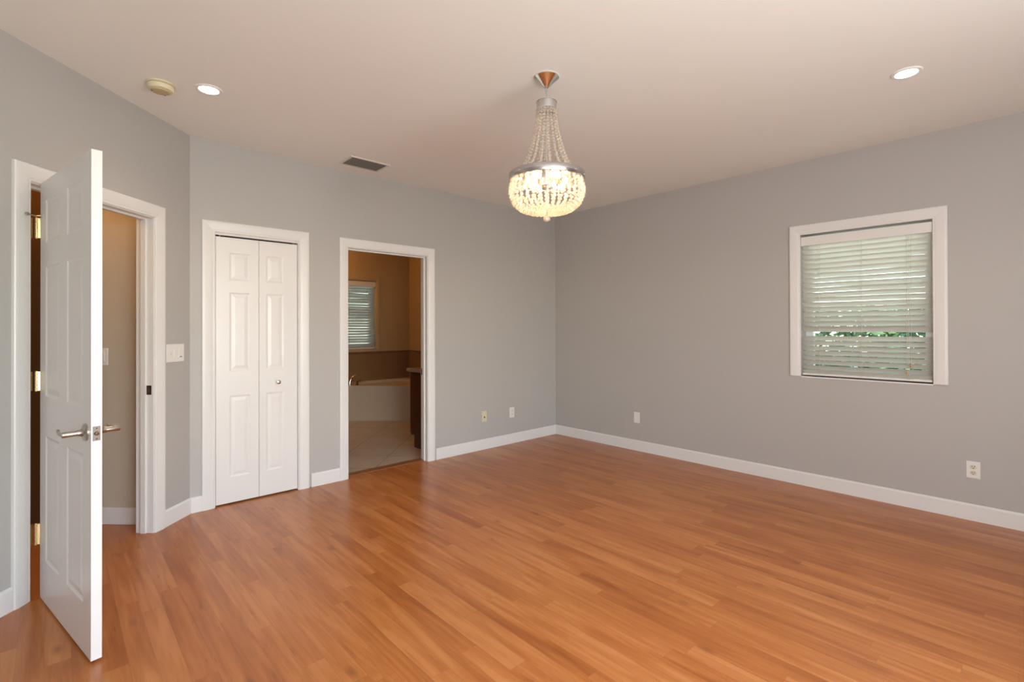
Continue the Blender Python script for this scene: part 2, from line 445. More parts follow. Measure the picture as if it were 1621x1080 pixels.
struct = 'structure'
m = wall_mesh(-LC, 0.2, 0, -WT, [(CL - .02, CR_ + .02, -1, CT + .02), (BL - .02, BR + .02, -1, BT + .02)]).xf(fA)
tag(obj('wall_back', m, WALL), 'grey painted wall with the bifold closet door and the bathroom doorway', 'wall', struct)
m = wall_mesh(RY, 0.0, 0, -0.2, [(WN0, WN1, WZ0, WZ1)]).xf(fB)
tag(obj('wall_right', m, WALL), 'grey painted wall on the right with the blind-covered window', 'wall', struct)
SC_END = 2.11
m = wall_mesh(0, SC_END, 0, -WT, [(DR - .02, DL + .02, -1, DT + .02)]).xf(fC)
tag(obj('wall_left', m, WALL), 'angled grey wall on the left with the open entry door', 'wall', struct)
m = MB().box((RX - .12, RY, 0), (RX, -1.48, CZ))
fD = lambda p: (RX + p[1], p[0], p[2])
m = wall_mesh(RY, -1.492, 0, -0.15, [(-5.5, -4.4, 0.7, 2.2)]).xf(fD)
tag(obj('wall_side', m, WALL), 'grey wall beside the camera with an added side window', 'wall', struct)
fE = lambda p: (p[0], RY + p[1], p[2])
m = wall_mesh(RX - .15, 0.2, 0, -0.15, [(-5.1, -2.3, 0.3, 2.4)]).xf(fE)
tag(obj('wall_rear', m, WALL), 'grey wall behind the camera with an added wide window', 'wall', struct)

# floors and ceiling
fl = MB().box((-8.6, RY - .15, -0.06), (0.2, 0.10, 0)).box((-8.6, 0.10, -0.06), (-2.98, 3.6, 0))
tag(obj('floor', fl, WOOD), 'orange-brown wood laminate floor', 'floor', struct)
tag(obj('floor_bathroom', MB().box((-2.98, 0.10, -0.06), (0.0, 3.4, 0)), TILE), 'beige diagonal tile floor seen through the bathroom doorway', 'floor', struct)
tag(obj('ceiling', MB().box((-8.6, RY - .15, CZ), (0.2, 3.6, CZ + 0.1)), CEIL), 'smooth white ceiling', 'ceiling', struct)

# bathroom walls
BX, BY = -0.238, 3.11
BWX0, BWX1, BWZ0, BWZ1 = -1.75, -0.855, 1.00, 2.085
fBB = lambda p: (p[0], BY - p[1], p[2])
tag(obj('wall_bathroom_back', wall_mesh(-3.05, 0.0, 0, -0.18, [(BWX0, BWX1, BWZ0, BWZ1)]).xf(fBB), TAN), 'tan bathroom wall with the small window', 'wall', struct)
tag(obj('wall_bathroom_right', MB().box((BX, WT, 0), (BX + .1, BY, CZ)), TAN), 'tan bathroom side wall at the right of the tub', 'wall', struct)
tag(obj('wall_bathroom_left', MB().box((-3.05, WT, 0), (-2.95, BY, CZ)), TAN), 'tan bathroom wall hidden beside the closet', 'wall', struct)
tag(obj('wall_closet', MB().box((-3.93, WT, 0), (-3.85, .8, CZ)).box((-3.93, .8, 0), (-3.05, .86, CZ)), HALLP), 'inner walls of the closet', 'wall', struct)
# hallway walls
HS = 0.206
tag(obj('wall_hallway_right', wall_mesh(HS - .08, HS, -WT, -3.2, []).xf(fC), HALLP), 'beige hallway wall seen through the entry doorway', 'wall', struct)
tag(obj('wall_hallway_left', wall_mesh(1.95, 2.05, -WT, -3.2, []).xf(fC), HALLP), 'beige hallway wall on the far left', 'wall', struct)
tag(obj('wall_hallway_end', wall_mesh(HS - .08, 2.05, -3.2, -3.3, []).xf(fC), HALLP), 'beige end wall of the hallway', 'wall', struct)

tag(obj('hall_dark_strip', MB().box((-.78, .002, .01), (-1.60, .03, 2.50), .003).xf(lambda p: fC((HS + p[1], p[0], p[2]))), mat('dark_strip_brown', (.10, .048, .018), .4, noise=(6, .2))), 'added dark brown door slab, guessed, filling the narrow strip behind the hinges', 'door', struct)  # guessed slab, added to turn the gap at the hinges dark brown
# baseboards
tag(obj('baseboard_back', base(-1.9 + .0911, -0.0).xf(fA), TRIM), 'white baseboard between the bathroom doorway and the room corner', 'baseboard', struct)
tag(obj('baseboard_middle', base(-3.0605, -2.8118).xf(fA), TRIM), 'short white baseboard between closet and bathroom doorway', 'baseboard', struct)
tag(obj('baseboard_closet', base(-LC - .006, -3.8546).xf(fA), TRIM), 'very short white baseboard left of the closet casing', 'baseboard', struct)
tag(obj('baseboard_right', base(RY, 0.0).xf(fB), TRIM), 'long white baseboard along the window wall', 'baseboard', struct)
tag(obj('baseboard_angle', base(0.006, 0.2605).xf(fC), TRIM), 'short white baseboard right of the entry door casing', 'baseboard', struct)
tag(obj('baseboard_left', base(1.2345, SC_END).xf(fC), TRIM), 'white baseboard at the left edge of the photo', 'baseboard', struct)
tag(obj('baseboard_hallway', MB().box((HS, -WT, 0), (HS + .014, -.775, .115), .003).xf(fC), TRIM), 'white baseboard in the hallway', 'baseboard', struct)
tag(obj('baseboard_rear', base(RX, 0).xf(fE), TRIM), 'white baseboard behind the camera', 'baseboard', struct)

# casings and jambs
def door_trim(n, a0, a1, z1, f, label, stop=(0.35, 0.68), wd=0.083):
    t = thing('trim_%d' % n, label, 'door frame', f(((a0 + a1) / 2, 0, 0)), struct)
    obj('casing', casing(a0 - .006, a1 + .006, 0, z1 + .006, wd).xf(f), TRIM, t)
    obj('jamb', jamb(a0, a1, z1, 0.001, -WT - .001, stop=stop).xf(f), TRIM, t)
    return t
t1 = door_trim(1, DR, DL, DT, fC, 'white door frame around the open entry doorway', stop=(0.32, 0.60))
t2 = door_trim(2, CL, CR_, CT, fA, 'white casing around the bifold closet door', stop=None)
t3 = door_trim(3, BL, BR, BT, fA, 'white door frame around the bathroom doorway', stop=(0.35, 0.62), wd=0.078)
# strike plates
sp = MB().box((DR + .0005, -.012, .905), (DR + .002, -.044, .965)).xf(fC); obj('strike_plate', sp, BRONZE, t1)
obj('strike_hole', MB().box((DR + .002, -.020, .918), (DR + .0035, -.036, .950)).xf(fC), SLOT, t1)
obj('strike_plate', MB().box((BR - .0015, -.078, .86), (BR - .0005, -.108, .925)).xf(fA), BRONZE, t3)
tag(obj('trim_4', MB().box((BL, -.045, 0.0), (BR, -.135, .009), .003).xf(fA), THRESH), 'reddish wood threshold strip in the bathroom doorway', 'threshold', struct)

# closet track
obj('track', MB().box((CL, -.004, 2.043), (CR_, -.032, 2.0535)).xf(fA), TRIM, t2)

# ------------------------------------------------------------------ bifold closet door
bf = thing('door_2', 'white bifold closet door with raised panels and a round knob', 'door', (-3.466, 0.02, 0), struct)
z0 = .012; Hc = 2.030 - z0
rows = [(.205, .825), (1.010, 1.612), (1.705, 1.915)]
rows = [(a - z0, b - z0) for a, b in rows]
def leaf(x0, x1, cols):
    mb = panel_slab(x1 - x0, Hc, .03, [(c[0] - x0, c[1] - x0) for c in cols], rows, both=False)
    return mb.xf(lambda p: (p[0] + x0, -(p[1]) + .004, p[2] + z0))
l1 = obj('leaf', leaf(-3.7635, -3.4655, [(-3.672, -3.528)]), DOORP, bf)
l2 = obj('leaf', leaf(-3.4625, -3.1705, [(-3.412, -3.276)]), DOORP, bf)
kx, kz = -3.325, .905
kb = MB().lathe([(.006, 0), (.0065, .012), (.014, .018), (.0175, .024), (.0165, .031), (.009, .035), (0, .036)], 20, (0, 0, 0), 'Y').xf(lambda p: (p[0] + kx, .004 - p[1], p[2] + kz))
obj('knob', kb, CHROME, l2)
for x in (-3.735, -3.198):
    obj('pivot_pin', MB().lathe([(.004, 2.028), (.004, 2.045)], 10, (x, .02, 0)), CHROME, bf)

# ------------------------------------------------------------------ entry door leaf, standing open
P0 = Vector((-4.543, -1.632, 0)); dd = Vector((-.195, .981, 0)).normalized(); nn = Vector((dd.y, -dd.x, 0))   # nn points to the hidden (right) side
DW, DTH, DZ0, DH = 0.815, 0.035, 0.012, 2.046
P0 = P0 - dd * 0.0
fDoor = lambda p: tuple(P0 + dd * p[0] + nn * (-p[1]) + Vector((0, 0, p[2])))
ent = thing('door_1', 'white six-panel entry door standing open with lever handle', 'door', tuple(P0 + dd * .8), struct)
cols = [(.105, .345), (.470, .710)]
rws = [(.215, .822), (1.012, 1.640), (1.752, 1.962)]
lf = panel_slab(DW, DH, DTH, cols, [(a - DZ0, b - DZ0) for a, b in rws], both=True).xf(lambda p: (p[0], p[1], p[2] + DZ0))
obj('leaf', lf.xf(fDoor), DOORP, ent)
# latch plate on the free edge
hzv = .917; bs = .066
lp = MB().box((-.0015, -DTH / 2 + .0125, hzv - .029), (.001, -DTH / 2 - .0125, hzv + .029), .0008)
lpo = obj('latch_plate', lp.xf(fDoor), PLATEM, ent)
obj('latch_bolt', MB().lathe([(0, -.010), (.007, -.009), (.0085, -.001)], 16, (0, -DTH / 2, hzv), 'X').xf(fDoor), BRONZE, lpo)
for dz in (-.021, .021):
    obj('screw', MB().lathe([(0, -.003), (.003, -.0025), (.0035, -.001)], 12, (0, -DTH / 2, hzv + dz), 'X').xf(fDoor), BRONZE, lpo)
def lever(side):
    # side +1: visible left face (t grows outwards), -1: other face
    t0 = 0 if side > 0 else -DTH
    g = lambda t: t0 + side * t
    mb = MB()
    mb.lathe([(.036, 0), (.036, .004), (.031, .009), (.018, .013), (.013, .020), (.0125, .030)], 28, (0, 0, 0), 'Y')
    mb.xf(lambda p: (p[0] + bs, g(p[1]), p[2] + hzv))
    ln = MB().lathe([(.0125, .030), (.0115, .031), (.0115, .074), (.0105, .076), (0, .0765)], 24, (0, 0, 0), 'Y').xf(lambda p: (p[0] + bs, g(p[1]), p[2] + hzv))
    pts = []; rr = []
    for i in range(9):
        q = i / 8; pts.append((bs + .004 + q * .105, g(.064 + .004 * math.sin(q * PI)), hzv + .002 - .006 * math.sin(q * PI * .9) + (.004 if q > .9 else 0))); rr.append(.0095 - .004 * q)
    bar = MB().tube(pts, rr, 14)
    base_ = obj('lever_rose', mb.xf(fDoor), NICKEL, ent)
    ln.add(bar.v, bar.f, True)
    obj('lever_handle', ln.xf(fDoor), NICKEL, base_)
lever(1); lever(-1)
# hinges between jamb and leaf
jp = Vector(fC((DL - .001, .012, 0)))
hp = P0 + dd * (DW + .008) - nn * .013
for i, (za, zb, hm) in enumerate([(.273, .373, BRASS), (1.032, 1.126, BRASS), (1.789, 1.887, BRASS)]):
    hb = MB()
    k = 5
    for q in range(k):
        a = za + (zb - za) * q / k; b_ = za + (zb - za) * (q + 1) / k - .0015
        hb.lathe([(.0062, a), (.0062, b_)], 14, tuple(hp))
    hb.lathe([(0, za - .006), (.004, za - .004), (.0055, za)], 14, tuple(hp)); hb.lathe([(.0055, zb), (.004, zb + .004), (0, zb + .006)], 14, tuple(hp))
    ho = obj('hinge', hb, hm, ent)
    e0 = P0 + dd * (DW + .0005)
    A_, B_ = hp - dd * .004, e0 + nn * .022 + dd * .0006
    D_ = e0 - nn * .0005 + dd * .0006
    pl = MB()
    for q0, q1 in ((A_, D_), (D_, B_)):
        pl.add([tuple(v_ + Vector((0, 0, zz))) for zz in (za, zb) for v_ in (q0, q1, q1 + dd * .0018, q0 + dd * .0018)],
               [(0, 3, 2, 1), (4, 5, 6, 7), (0, 1, 5, 4), (1, 2, 6, 5), (2, 3, 7, 6), (3, 0, 4, 7)])
    obj('hinge_plate', pl, hm, ho)
    jpx = MB().box((DL - .0018, .010, za), (DL - .0002, -.034, zb)).xf(fC)
    obj('hinge_plate', jpx, hm, ho)
# hinge-pin door stop on the top hinge
st = MB().tube([hp + Vector((0, 0, 1.897)), hp + Vector((-.030, -.030, 1.899))], .0035, 10)
st.tube([hp + Vector((-.030, -.030, 1.899)), hp + Vector((-.036, -.036, 1.899))], .0075, 12)
st.tube([hp + Vector((0, 0, 1.897)), hp + Vector((.020, -.040, 1.893))], .0035, 10)
st.tube([hp + Vector((.020, -.040, 1.893)), hp + Vector((.022, -.046, 1.893))], .0075, 12)
obj('door_stop', st, NICKEL, ent)

# ------------------------------------------------------------------ windows
def window_unit(n, a0, a1, z0, z1, tdep, f, label, mull=True):
    t = thing('window_%d' % n, label, 'window', f(((a0 + a1) / 2, 0, z0)), struct)
    F = .058; y0, y1 = -tdep + .03, -tdep + .085
    fr = MB(); fr.box((a0, y0, z0), (a0 + F, y1, z1), .003).box((a1 - F, y0, z0), (a1, y1, z1), .003)
    fr.box((a0 + F, y0, z0), (a1 - F, y1, z0 + F), .003).box((a0 + F, y0, z1 - F), (a1 - F, y1, z1), .003)
    obj('window_frame', fr.xf(f), VINYL, t)
    if mull:
        zm = (z0 + z1) / 2
        obj('meeting_rail', MB().box((a0 + F, y0 + .008, zm - .02), (a1 - F, y1 - .008, zm + .02), .003).xf(f), VINYL, t)
    obj('glass_pane', MB().box((a0 + F - .005, y0 + .024, z0 + F - .005), (a1 - F + .005, y0 + .029, z1 - F + .005)).xf(f), GLASS, t)
    return t
w1 = window_unit(1, WN0, WN1, WZ0, WZ1, .2, fB, 'white framed window on the right wall behind a closed blind', mull=False)
obj('casing', casing(WN0, WN1, WZ0, WZ1, .083).xf(fB), TRIM, w1)
obj('sill', MB().box((WN0 + .001, .004, WZ0 - .012), (WN1 - .001, -.115, WZ0), .002).xf(fB), TRIM, w1)
rv = MB()
w2 = window_unit(2, BWX0, BWX1, BWZ0, BWZ1, .18, fBB, 'small bathroom window behind a blind', mull=False)
obj('casing', casing(BWX0, BWX1, BWZ0, BWZ1, .062).xf(fBB), TAN, w2)
window_unit(3, -5.1, -2.3, 0.3, 2.4, .15, fE, 'guessed wide window behind the camera, unseen, added around the rear fill lamp', mull=False)  # unseen rear and side windows, added to carry the fill lamps
window_unit(4, -5.5, -4.4, 0.7, 2.2, .15, fD, 'guessed side window behind the camera, unseen, added around the side fill lamp', mull=False)


def blind(name, a0, a1, ztop, zbot, f, label, pitch, tilt, dep, open_at=(), head=.075, tassels=None, seed=1):
    rd = random.Random(seed)
    t = thing('window_blind', label, 'window blind', f(((a0 + a1) / 2, -dep, zbot)))
    g = .002; a0 += g; a1 -= g
    v = MB().box((a0, -dep + .036, ztop - head), (a1, -dep + .028, ztop), .002)
    v.box((a0 + .005, -dep + .028, ztop - .045), (a1 - .005, -dep - .020, ztop - .002), .002)
    obj('valance', v.xf(f), PLASTIC, t)
    sl = MB(); z = ztop - head + .016; i = 0; W2 = .0255
    while z - W2 > zbot + .03:
        ang = math.radians(tilt + rd.uniform(-2.8, 2.8))
        dz0 = rd.uniform(-.0015, .0015); dz1 = rd.uniform(-.0015, .0015)
        if i in open_at: dz0 += open_at[i]; dz1 += open_at[i]
        K = 6; vs = []; m_ = 12
        for j in range(m_ + 1):
            fa = j / m_; a = a0 + .004 + (a1 - a0 - .008) * fa; dz = dz0 + (dz1 - dz0) * fa + .0008 * math.sin(fa * 9 + i)
            for k in range(K + 1):
                q = -1 + 2 * k / K; crown = .0035 * (1 - q * q)
                yy = q * W2 * math.cos(ang) + crown * math.sin(ang); zz = q * W2 * math.sin(ang) + crown * math.cos(ang)
                vs.append((a, -dep + yy, z - W2 + zz + dz))
            for k in range(K, -1, -1):
                q = -1 + 2 * k / K; crown = .0035 * (1 - q * q) - .0022
                yy = q * W2 * math.cos(ang) + crown * math.sin(ang); zz = q * W2 * math.sin(ang) + crown * math.cos(ang)
                vs.append((a, -dep + yy, z - W2 + zz + dz))
        n = 2 * (K + 1); fs = []
        for j in range(m_):
            for k in range(n): fs.append((j * n + k, j * n + (k + 1) % n, (j + 1) * n + (k + 1) % n, (j + 1) * n + k))
        fs.append(tuple(range(n))); fs.append(tuple(m_ * n + k for k in range(n)))
        sl.add(vs, fs, True)
        z -= pitch; i += 1
    obj('slats', sl.xf(f), SLAT, t)
    obj('bottom_rail', MB().box((a0 + .004, -dep + .024, zbot + .004), (a1 - .004, -dep - .024, zbot + .022), .004).xf(f), PLASTIC, t)
    for fr_ in (.16, .5, .84):
        a = a0 + (a1 - a0) * fr_
        obj('ladder_cord', MB().box((a - .0012, -dep + .0275, zbot + .015), (a + .0012, -dep + .0285, ztop - head)).box((a + .010, -dep + .0275, zbot + .015), (a + .0115, -dep + .0285, ztop - head)).xf(f), CORD, t)
    if tassels:
        for (a, zt) in tassels:
            c = obj('lift_cord', MB().tube([(a, -dep + .034, ztop - head), (a, -dep + .034, zt)], .0012, 6).xf(f), CORD, t)
            obj('tassel', MB().lathe([(.002, .032), (.005, .026), (.008, .004), (.006, 0), (0, -.001)], 12, (a, -dep + .034, zt - .03)).xf(f), TASSEL, c)
    return t
b1 = blind('b', WN0, WN1, WZ1 - .018, WZ0 + .004, fB, 'white slatted blind closed over the right window', .0405, 44, .036,
           open_at={18: .033}, tassels=[(WN0 + .125, 1.06), (WN0 + .150, 1.01)], seed=3)
b2 = blind('b', BWX0, BWX1, BWZ1 - .010, BWZ0 + .004, fBB, 'slatted blind over the small bathroom window', .0415, 49, .036, seed=5)

# ------------------------------------------------------------------ things outdoors
tag(obj('ground', MB().box((-14, RY - 14, -.3), (14, 16, -.2)), GRASS), 'green lawn outside the window', 'ground', struct)
def shrub(cx, cy, h, rr, n, seed, label):
    rd = random.Random(seed); mb = MB()
    for i in range(n):
        th = rd.uniform(0, 2 * PI); z = rd.uniform(0.0, 1); r = rr * math.sqrt(rd.uniform(.25, 1)) * (1 - .35 * z)
        c = Vector((cx + r * math.cos(th), cy + r * math.sin(th) * 1.6, -.2 + z * h)); s = rd.uniform(.04, .085)
        a = Vector((rd.gauss(0, 1), rd.gauss(0, 1), rd.gauss(0, 1))).normalized(); b_ = a.orthogonal().normalized(); c2 = a.cross(b_)
        mb.add([c + a * s, c + b_ * s * .45 + c2 * .01, c - a * s, c - b_ * s * .45 + c2 * .01], [(0, 1, 2, 3)])
    tr = MB().tube([(cx, cy, -.22), (cx + .03, cy, h * .6)], [.05, .02], 8)
    t = thing('shrub', label, 'shrub', (cx, cy, -.2), group='shrubs outside the window')
    obj('foliage', mb, LEAF, t); obj('stem', tr, VAN, t)
shrub(1.9, -2.6, 1.75, .5, 2600, 1, 'green shrub outside the window, seen between the slats')
shrub(2.2, -1.0, 1.75, .55, 2600, 2, 'green shrub outside the window, seen between the slats')
shrub(3.15, -3.3, 1.8, .45, 2200, 6, 'green shrub outside the window, seen between the slats')
shrub(2.6, .8, 2.3, .6, 2600, 4, 'green shrub outside the window, seen between the slats')
tag(obj('garden_wall', MB().box((4.4, -7, -.2), (4.55, 6, .95), .01), STUCCO), 'pale low garden wall behind the shrubs outside', 'garden wall')

# ------------------------------------------------------------------ outlets and switches
def rect_plate(a, z, w_, h_, f, name, label, cat, col, group=None):
    t = thing(name, label, cat, f((a, 0, z - h_ / 2)), group=group)
    obj('cover_plate', MB().box((a - w_ / 2, 0, z - h_ / 2), (a + w_ / 2, .006, z + h_ / 2), .0025).xf(f), col, t)
    return t
def duplex(a, z, f, label, col=PLASTIC, face=PLASTIC):
    t = rect_plate(a, z, .072, .117, f, 'wall_outlet', label, 'outlet', col)
    for dz in (-.020, .020):
        mb = MB()
        vs = [];
        for k in range(20):
            th = 2 * PI * k / 20; x_ = .0168 * math.cos(th); z_ = max(-.0135, min(.0135, .0175 * math.sin(th)))
            vs.append((a + x_, .0055, z + dz + z_))
        vs2 = [(p[0], .008, p[2]) for p in vs]
        mb.add(vs + vs2, [tuple(range(20)), tuple(range(20, 40))] + [(k, (k + 1) % 20, 20 + (k + 1) % 20, 20 + k) for k in range(20)])
        s_ = obj('socket', mb.xf(f), face, t)
        sm_ = MB().box((a - .0078, .0078, z + dz - .001), (a - .0050, .0085, z + dz + .009)).box((a + .0050, .0078, z + dz - .001), (a + .0078, .0085, z + dz + .008))
        sm_.lathe([(.0032, .0078), (.0032, .0085)], 10, (0, 0, 0), 'Y')
        sm_.v[-20:] = [(p[0] + a, p[1], p[2] + z + dz - .008) for p in sm_.v[-20:]]
        obj('slots', sm_.xf(f), SLOT, s_)
    obj('screw', MB().lathe([(.003, .0055), (.0025, .0075), (0, .0078)], 10, (0, 0, 0), 'Y').xf(lambda p: (p[0] + a, p[1], p[2] + z)).xf(f), face, t)
    return t
duplex(-3.869, .348, fB, 'duplex outlet with ivory sockets on the right wall below and right of the window', PLASTIC, IVORY)
# coax plate, ivory
t = rect_plate(-1.172, .361, .072, .117, fA, 'cable_plate', 'ivory wall plate with a dark cable socket, left of the pair near the corner', 'wall plate', IVORY)
obj('cable_socket', MB().lathe([(.008, .005), (.008, .009), (.0055, .009), (.0055, .016), (0, .016)], 16, (0, 0, 0), 'Y').xf(lambda p: (p[0] - 1.172, p[1], p[2] + .352)).xf(fA), SLOT, t)
duplex(-.756, .356, fA, 'white duplex outlet on the back wall, right of the ivory plate')
t = rect_plate(-1.187, .357, .072, .117, fB, 'blank_outlet', 'white outlet with flat rectangular insert low on the right wall near the corner', 'outlet', PLASTIC)
obj('insert', MB().box((-1.187 - .0165, .005, .357 - .034), (-1.187 + .0165, .0075, .357 + .034), .001).xf(fB), PLASTIC, t)
# triple switch by the entry door
t = rect_plate(.152, 1.168, .170, .124, fC, 'light_switch', 'wide white three-gang switch plate beside the entry door casing', 'light switch', PLASTIC)
for k, a in enumerate((.152 + .046, .152, .152 - .046)):
    if k == 0:
        s_ = obj('toggle_bezel', MB().box((a - .007, .005, 1.156), (a + .007, .0072, 1.18), .0006).xf(fC), VENTF, t)
        obj('toggle', MB().box((a - .004, .006, 1.168), (a + .004, .017, 1.177), .001).xf(fC), PLASTIC, s_)
    else:
        s_ = obj('rocker', MB().box((a - .0165, .005, 1.135), (a + .0165, .009, 1.201), .0015).xf(fC), PLASTIC, t)
        if k == 2: obj('indicator', MB().box((a - .012, .0088, 1.138), (a + .010, .0098, 1.143)).xf(fC), SLOT, s_)
# single switch in the hallway
fH = lambda p: fC((HS + p[1], p[0], p[2]))
t = rect_plate(-.466, 1.146, .072, .117, fH, 'light_switch', 'single white switch on the hallway wall seen through the doorway', 'light switch', PLASTIC)
obj('rocker', MB().box((-.466 - .0165, .005, 1.112), (-.466 + .0165, .009, 1.180), .0015).xf(fH), PLASTIC, t)

# ------------------------------------------------------------------ ceiling fixtures
def downlight(x, y, label):
    t = thing('recessed_downlight', label, 'ceiling light', (x, y, CZ), group='recessed ceiling lights')
    obj('trim_ring', MB().lathe([(.050, -.002), (.053, -.006), (.068, -.005), (.072, -.001), (.072, 0), (.050, 0), (.050, -.002)], 40, (x, y, CZ)), CEIL, t)
    obj('lens', MB().lathe([(0, -.004), (.030, -.0045), (.050, -.0025), (.050, -.0012), (0, -.0012)], 40, (x, y, CZ)), DOWN, t)
    l = bpy.data.lights.new('downlight_beam', 'SPOT'); l.energy = 12; l.color = (1, .84, .66); l.spot_size = math.radians(130); l.spot_blend = .9; l.shadow_soft_size = .05
    o = bpy.data.objects.new('downlight_beam', l); C.objects.link(o); o.location = (x, y, CZ - .012)
downlight(-3.987, -.892, 'recessed downlight beside the smoke detector')
downlight(-1.194, -3.701, 'recessed downlight on the right, above the window')
sx_, sy_ = -4.205, -.78
t = thing('smoke_detector', 'yellowed round smoke detector on the ceiling', 'smoke detector', (sx_, sy_, CZ))
obj('base_plate', MB().lathe([(.071, 0), (.071, -.008), (.066, -.010), (0, -.010)], 40, (sx_, sy_, CZ)), SMOKE, t)
obj('cover', MB().lathe([(.060, -.010), (.0655, -.014), (.0655, -.030), (.060, -.038), (.048, -.041), (.046, -.041)], 40, (sx_, sy_, CZ)), SMOKE, t)
gc = obj('grille', MB().lathe([(.047, -.040), (.044, -.046), (.030, -.049), (0, -.050)], 40, (sx_, sy_, CZ)), SMOKE2, t)
for a in (.9, 3.1): obj('slot', MB().lathe([(.004, -.044), (.004, -.048), (0, -.048)], 10, (sx_ + .041 * math.cos(a), sy_ + .041 * math.sin(a), CZ)), SLOT, gc)

VX0, VX1, VY0, VY1 = -2.885, -2.525, -.395, -.150
t = thing('air_vent', 'rectangular air vent with dark louvres on the ceiling', 'air vent', ((VX0 + VX1) / 2, (VY0 + VY1) / 2, CZ))
fr = MB(); bw = .026
def bevrect(x0, x1, y0, y1, b, zt, zb):
    vs = []
    for ins, z in ((0, zt), (.004, zb), (b, zb + .003), (b, zt)):
        vs += [(x0 + ins, y0 + ins, z), (x1 - ins, y0 + ins, z), (x1 - ins, y1 - ins, z), (x0 + ins, y1 - ins, z)]
    return MB().add(vs, [(r * 4 + q, r * 4 + (q + 1) % 4, (r + 1) * 4 + (q + 1) % 4, (r + 1) * 4 + q) for r in range(3) for q in range(4)])
obj('vent_frame', bevrect(VX0, VX1, VY0, VY1, bw, CZ, CZ - .008), VENTF, t)
obj('backing', MB().box((VX0 + bw, VY0 + bw, CZ - .0015), (VX1 - bw, VY1 - bw, CZ - .0005)), BLACK, t)  # black sheet in place of the dark duct; the ceiling has no opening
lo = MB(); n = 9
for i in range(n):
    y_ = VY0 + bw + (VY1 - VY0 - 2 * bw) * (i + .5) / n
    lo.add([(VX0 + bw, y_ - .010, CZ - .001), (VX1 - bw, y_ - .010, CZ - .001), (VX1 - bw, y_ + .003, CZ - .009), (VX0 + bw, y_ + .003, CZ - .009),
            (VX0 + bw, y_ - .009, CZ - .0005), (VX1 - bw, y_ - .009, CZ - .0005), (VX1 - bw, y_ + .0042, CZ - .0085), (VX0 + bw, y_ + .0042, CZ - .0085)],
           [(0, 1, 2, 3), (4, 5, 6, 7), (0, 1, 5, 4), (2, 3, 7, 6), (1, 2, 6, 5), (3, 0, 4, 7)])
obj('louvres', lo, VENTM, t)

# ------------------------------------------------------------------ chandelier
hx, hy = -2.629, -2.326
ch = thing('chandelier', 'crystal bead basket chandelier with a chrome ring, lit, hanging from the ceiling', 'chandelier', (hx, hy, CZ))
at = (hx, hy, 0)
obj('canopy', MB().lathe([(.070, CZ), (.071, CZ - .006), (.064, CZ - .012), (.040, CZ - .032), (.018, CZ - .055), (.009, CZ - .064), (0, CZ - .066)], 48, at), CHROME, ch)
cl = MB()
for i in range(5):
    zc = 2.668 - i * .0135; a = (i % 2) * PI / 2; pts = []
    for k in range(13):
        q = 2 * PI * k / 12; pts.append((hx + .0055 * math.cos(q) * math.cos(a), hy + .0055 * math.cos(q) * math.sin(a), zc + .010 * math.sin(q)))
    cl.tube(pts, .0018, 8)
obj('chain', cl, SILVER, ch)
obj('top_cap', MB().lathe([(0, 2.622), (.006, 2.622), (.010, 2.612), (.020, 2.606), (.050, 2.603), (.0555, 2.600), (.0555, 2.552), (.053, 2.552), (.053, 2.598), (.0, 2.598)], 48, at), SILVER, ch)
for zz in (2.598, 2.555): obj('cap_rim', MB().lathe([(.0555, zz + .003), (.0585, zz + .0015), (.0585, zz - .0015), (.0555, zz - .003), (.0545, zz)], 48, at), CHROME, ch)
obj('centre_rod', MB().tube([(hx, hy, 2.60), (hx, hy, 1.965)], .004, 10), CHROME, ch)
RZ = 2.176
obj('ring', MB().lathe([(.198, RZ + .020), (.2090, RZ + .020), (.2115, RZ + .016), (.2115, RZ - .016), (.2090, RZ - .020), (.198, RZ - .020), (.198, RZ + .020)], 72, at), RINGM, ch)
for k in range(12):
    a = 2 * PI * k / 12; ca, sa = math.cos(a), math.sin(a)
    sc = MB().lathe([(.0035, .2110), (.003, .2135), (0, .214)], 8, (0, 0, 0), 'X')
    obj('ring_stud', sc.xf(lambda p: (hx + p[0] * ca - p[1] * sa, hy + p[0] * sa + p[1] * ca, RZ + p[2])), CHROME, ch)

def bead(mb, c, r):
    # small faceted bead: two 8-sided cones cut flat
    seg = 7; vs = []; rings = [(.35, .95), (.93, .45), (.93, -.45), (.35, -.95)]
    ph = random.uniform(0, 1)
    for (rr_, h) in rings:
        for i in range(seg):
            a = 2 * PI * i / seg + ph; vs.append((c[0] + r * rr_ * math.cos(a), c[1] + r * rr_ * math.sin(a), c[2] + r * h))
    fs = [(j * seg + i, j * seg + (i + 1) % seg, (j + 1) * seg + (i + 1) % seg, (j + 1) * seg + i) for j in range(3) for i in range(seg)]
    fs += [tuple(range(seg)), tuple(3 * seg + i for i in range(seg))]
    mb.add(vs, fs)

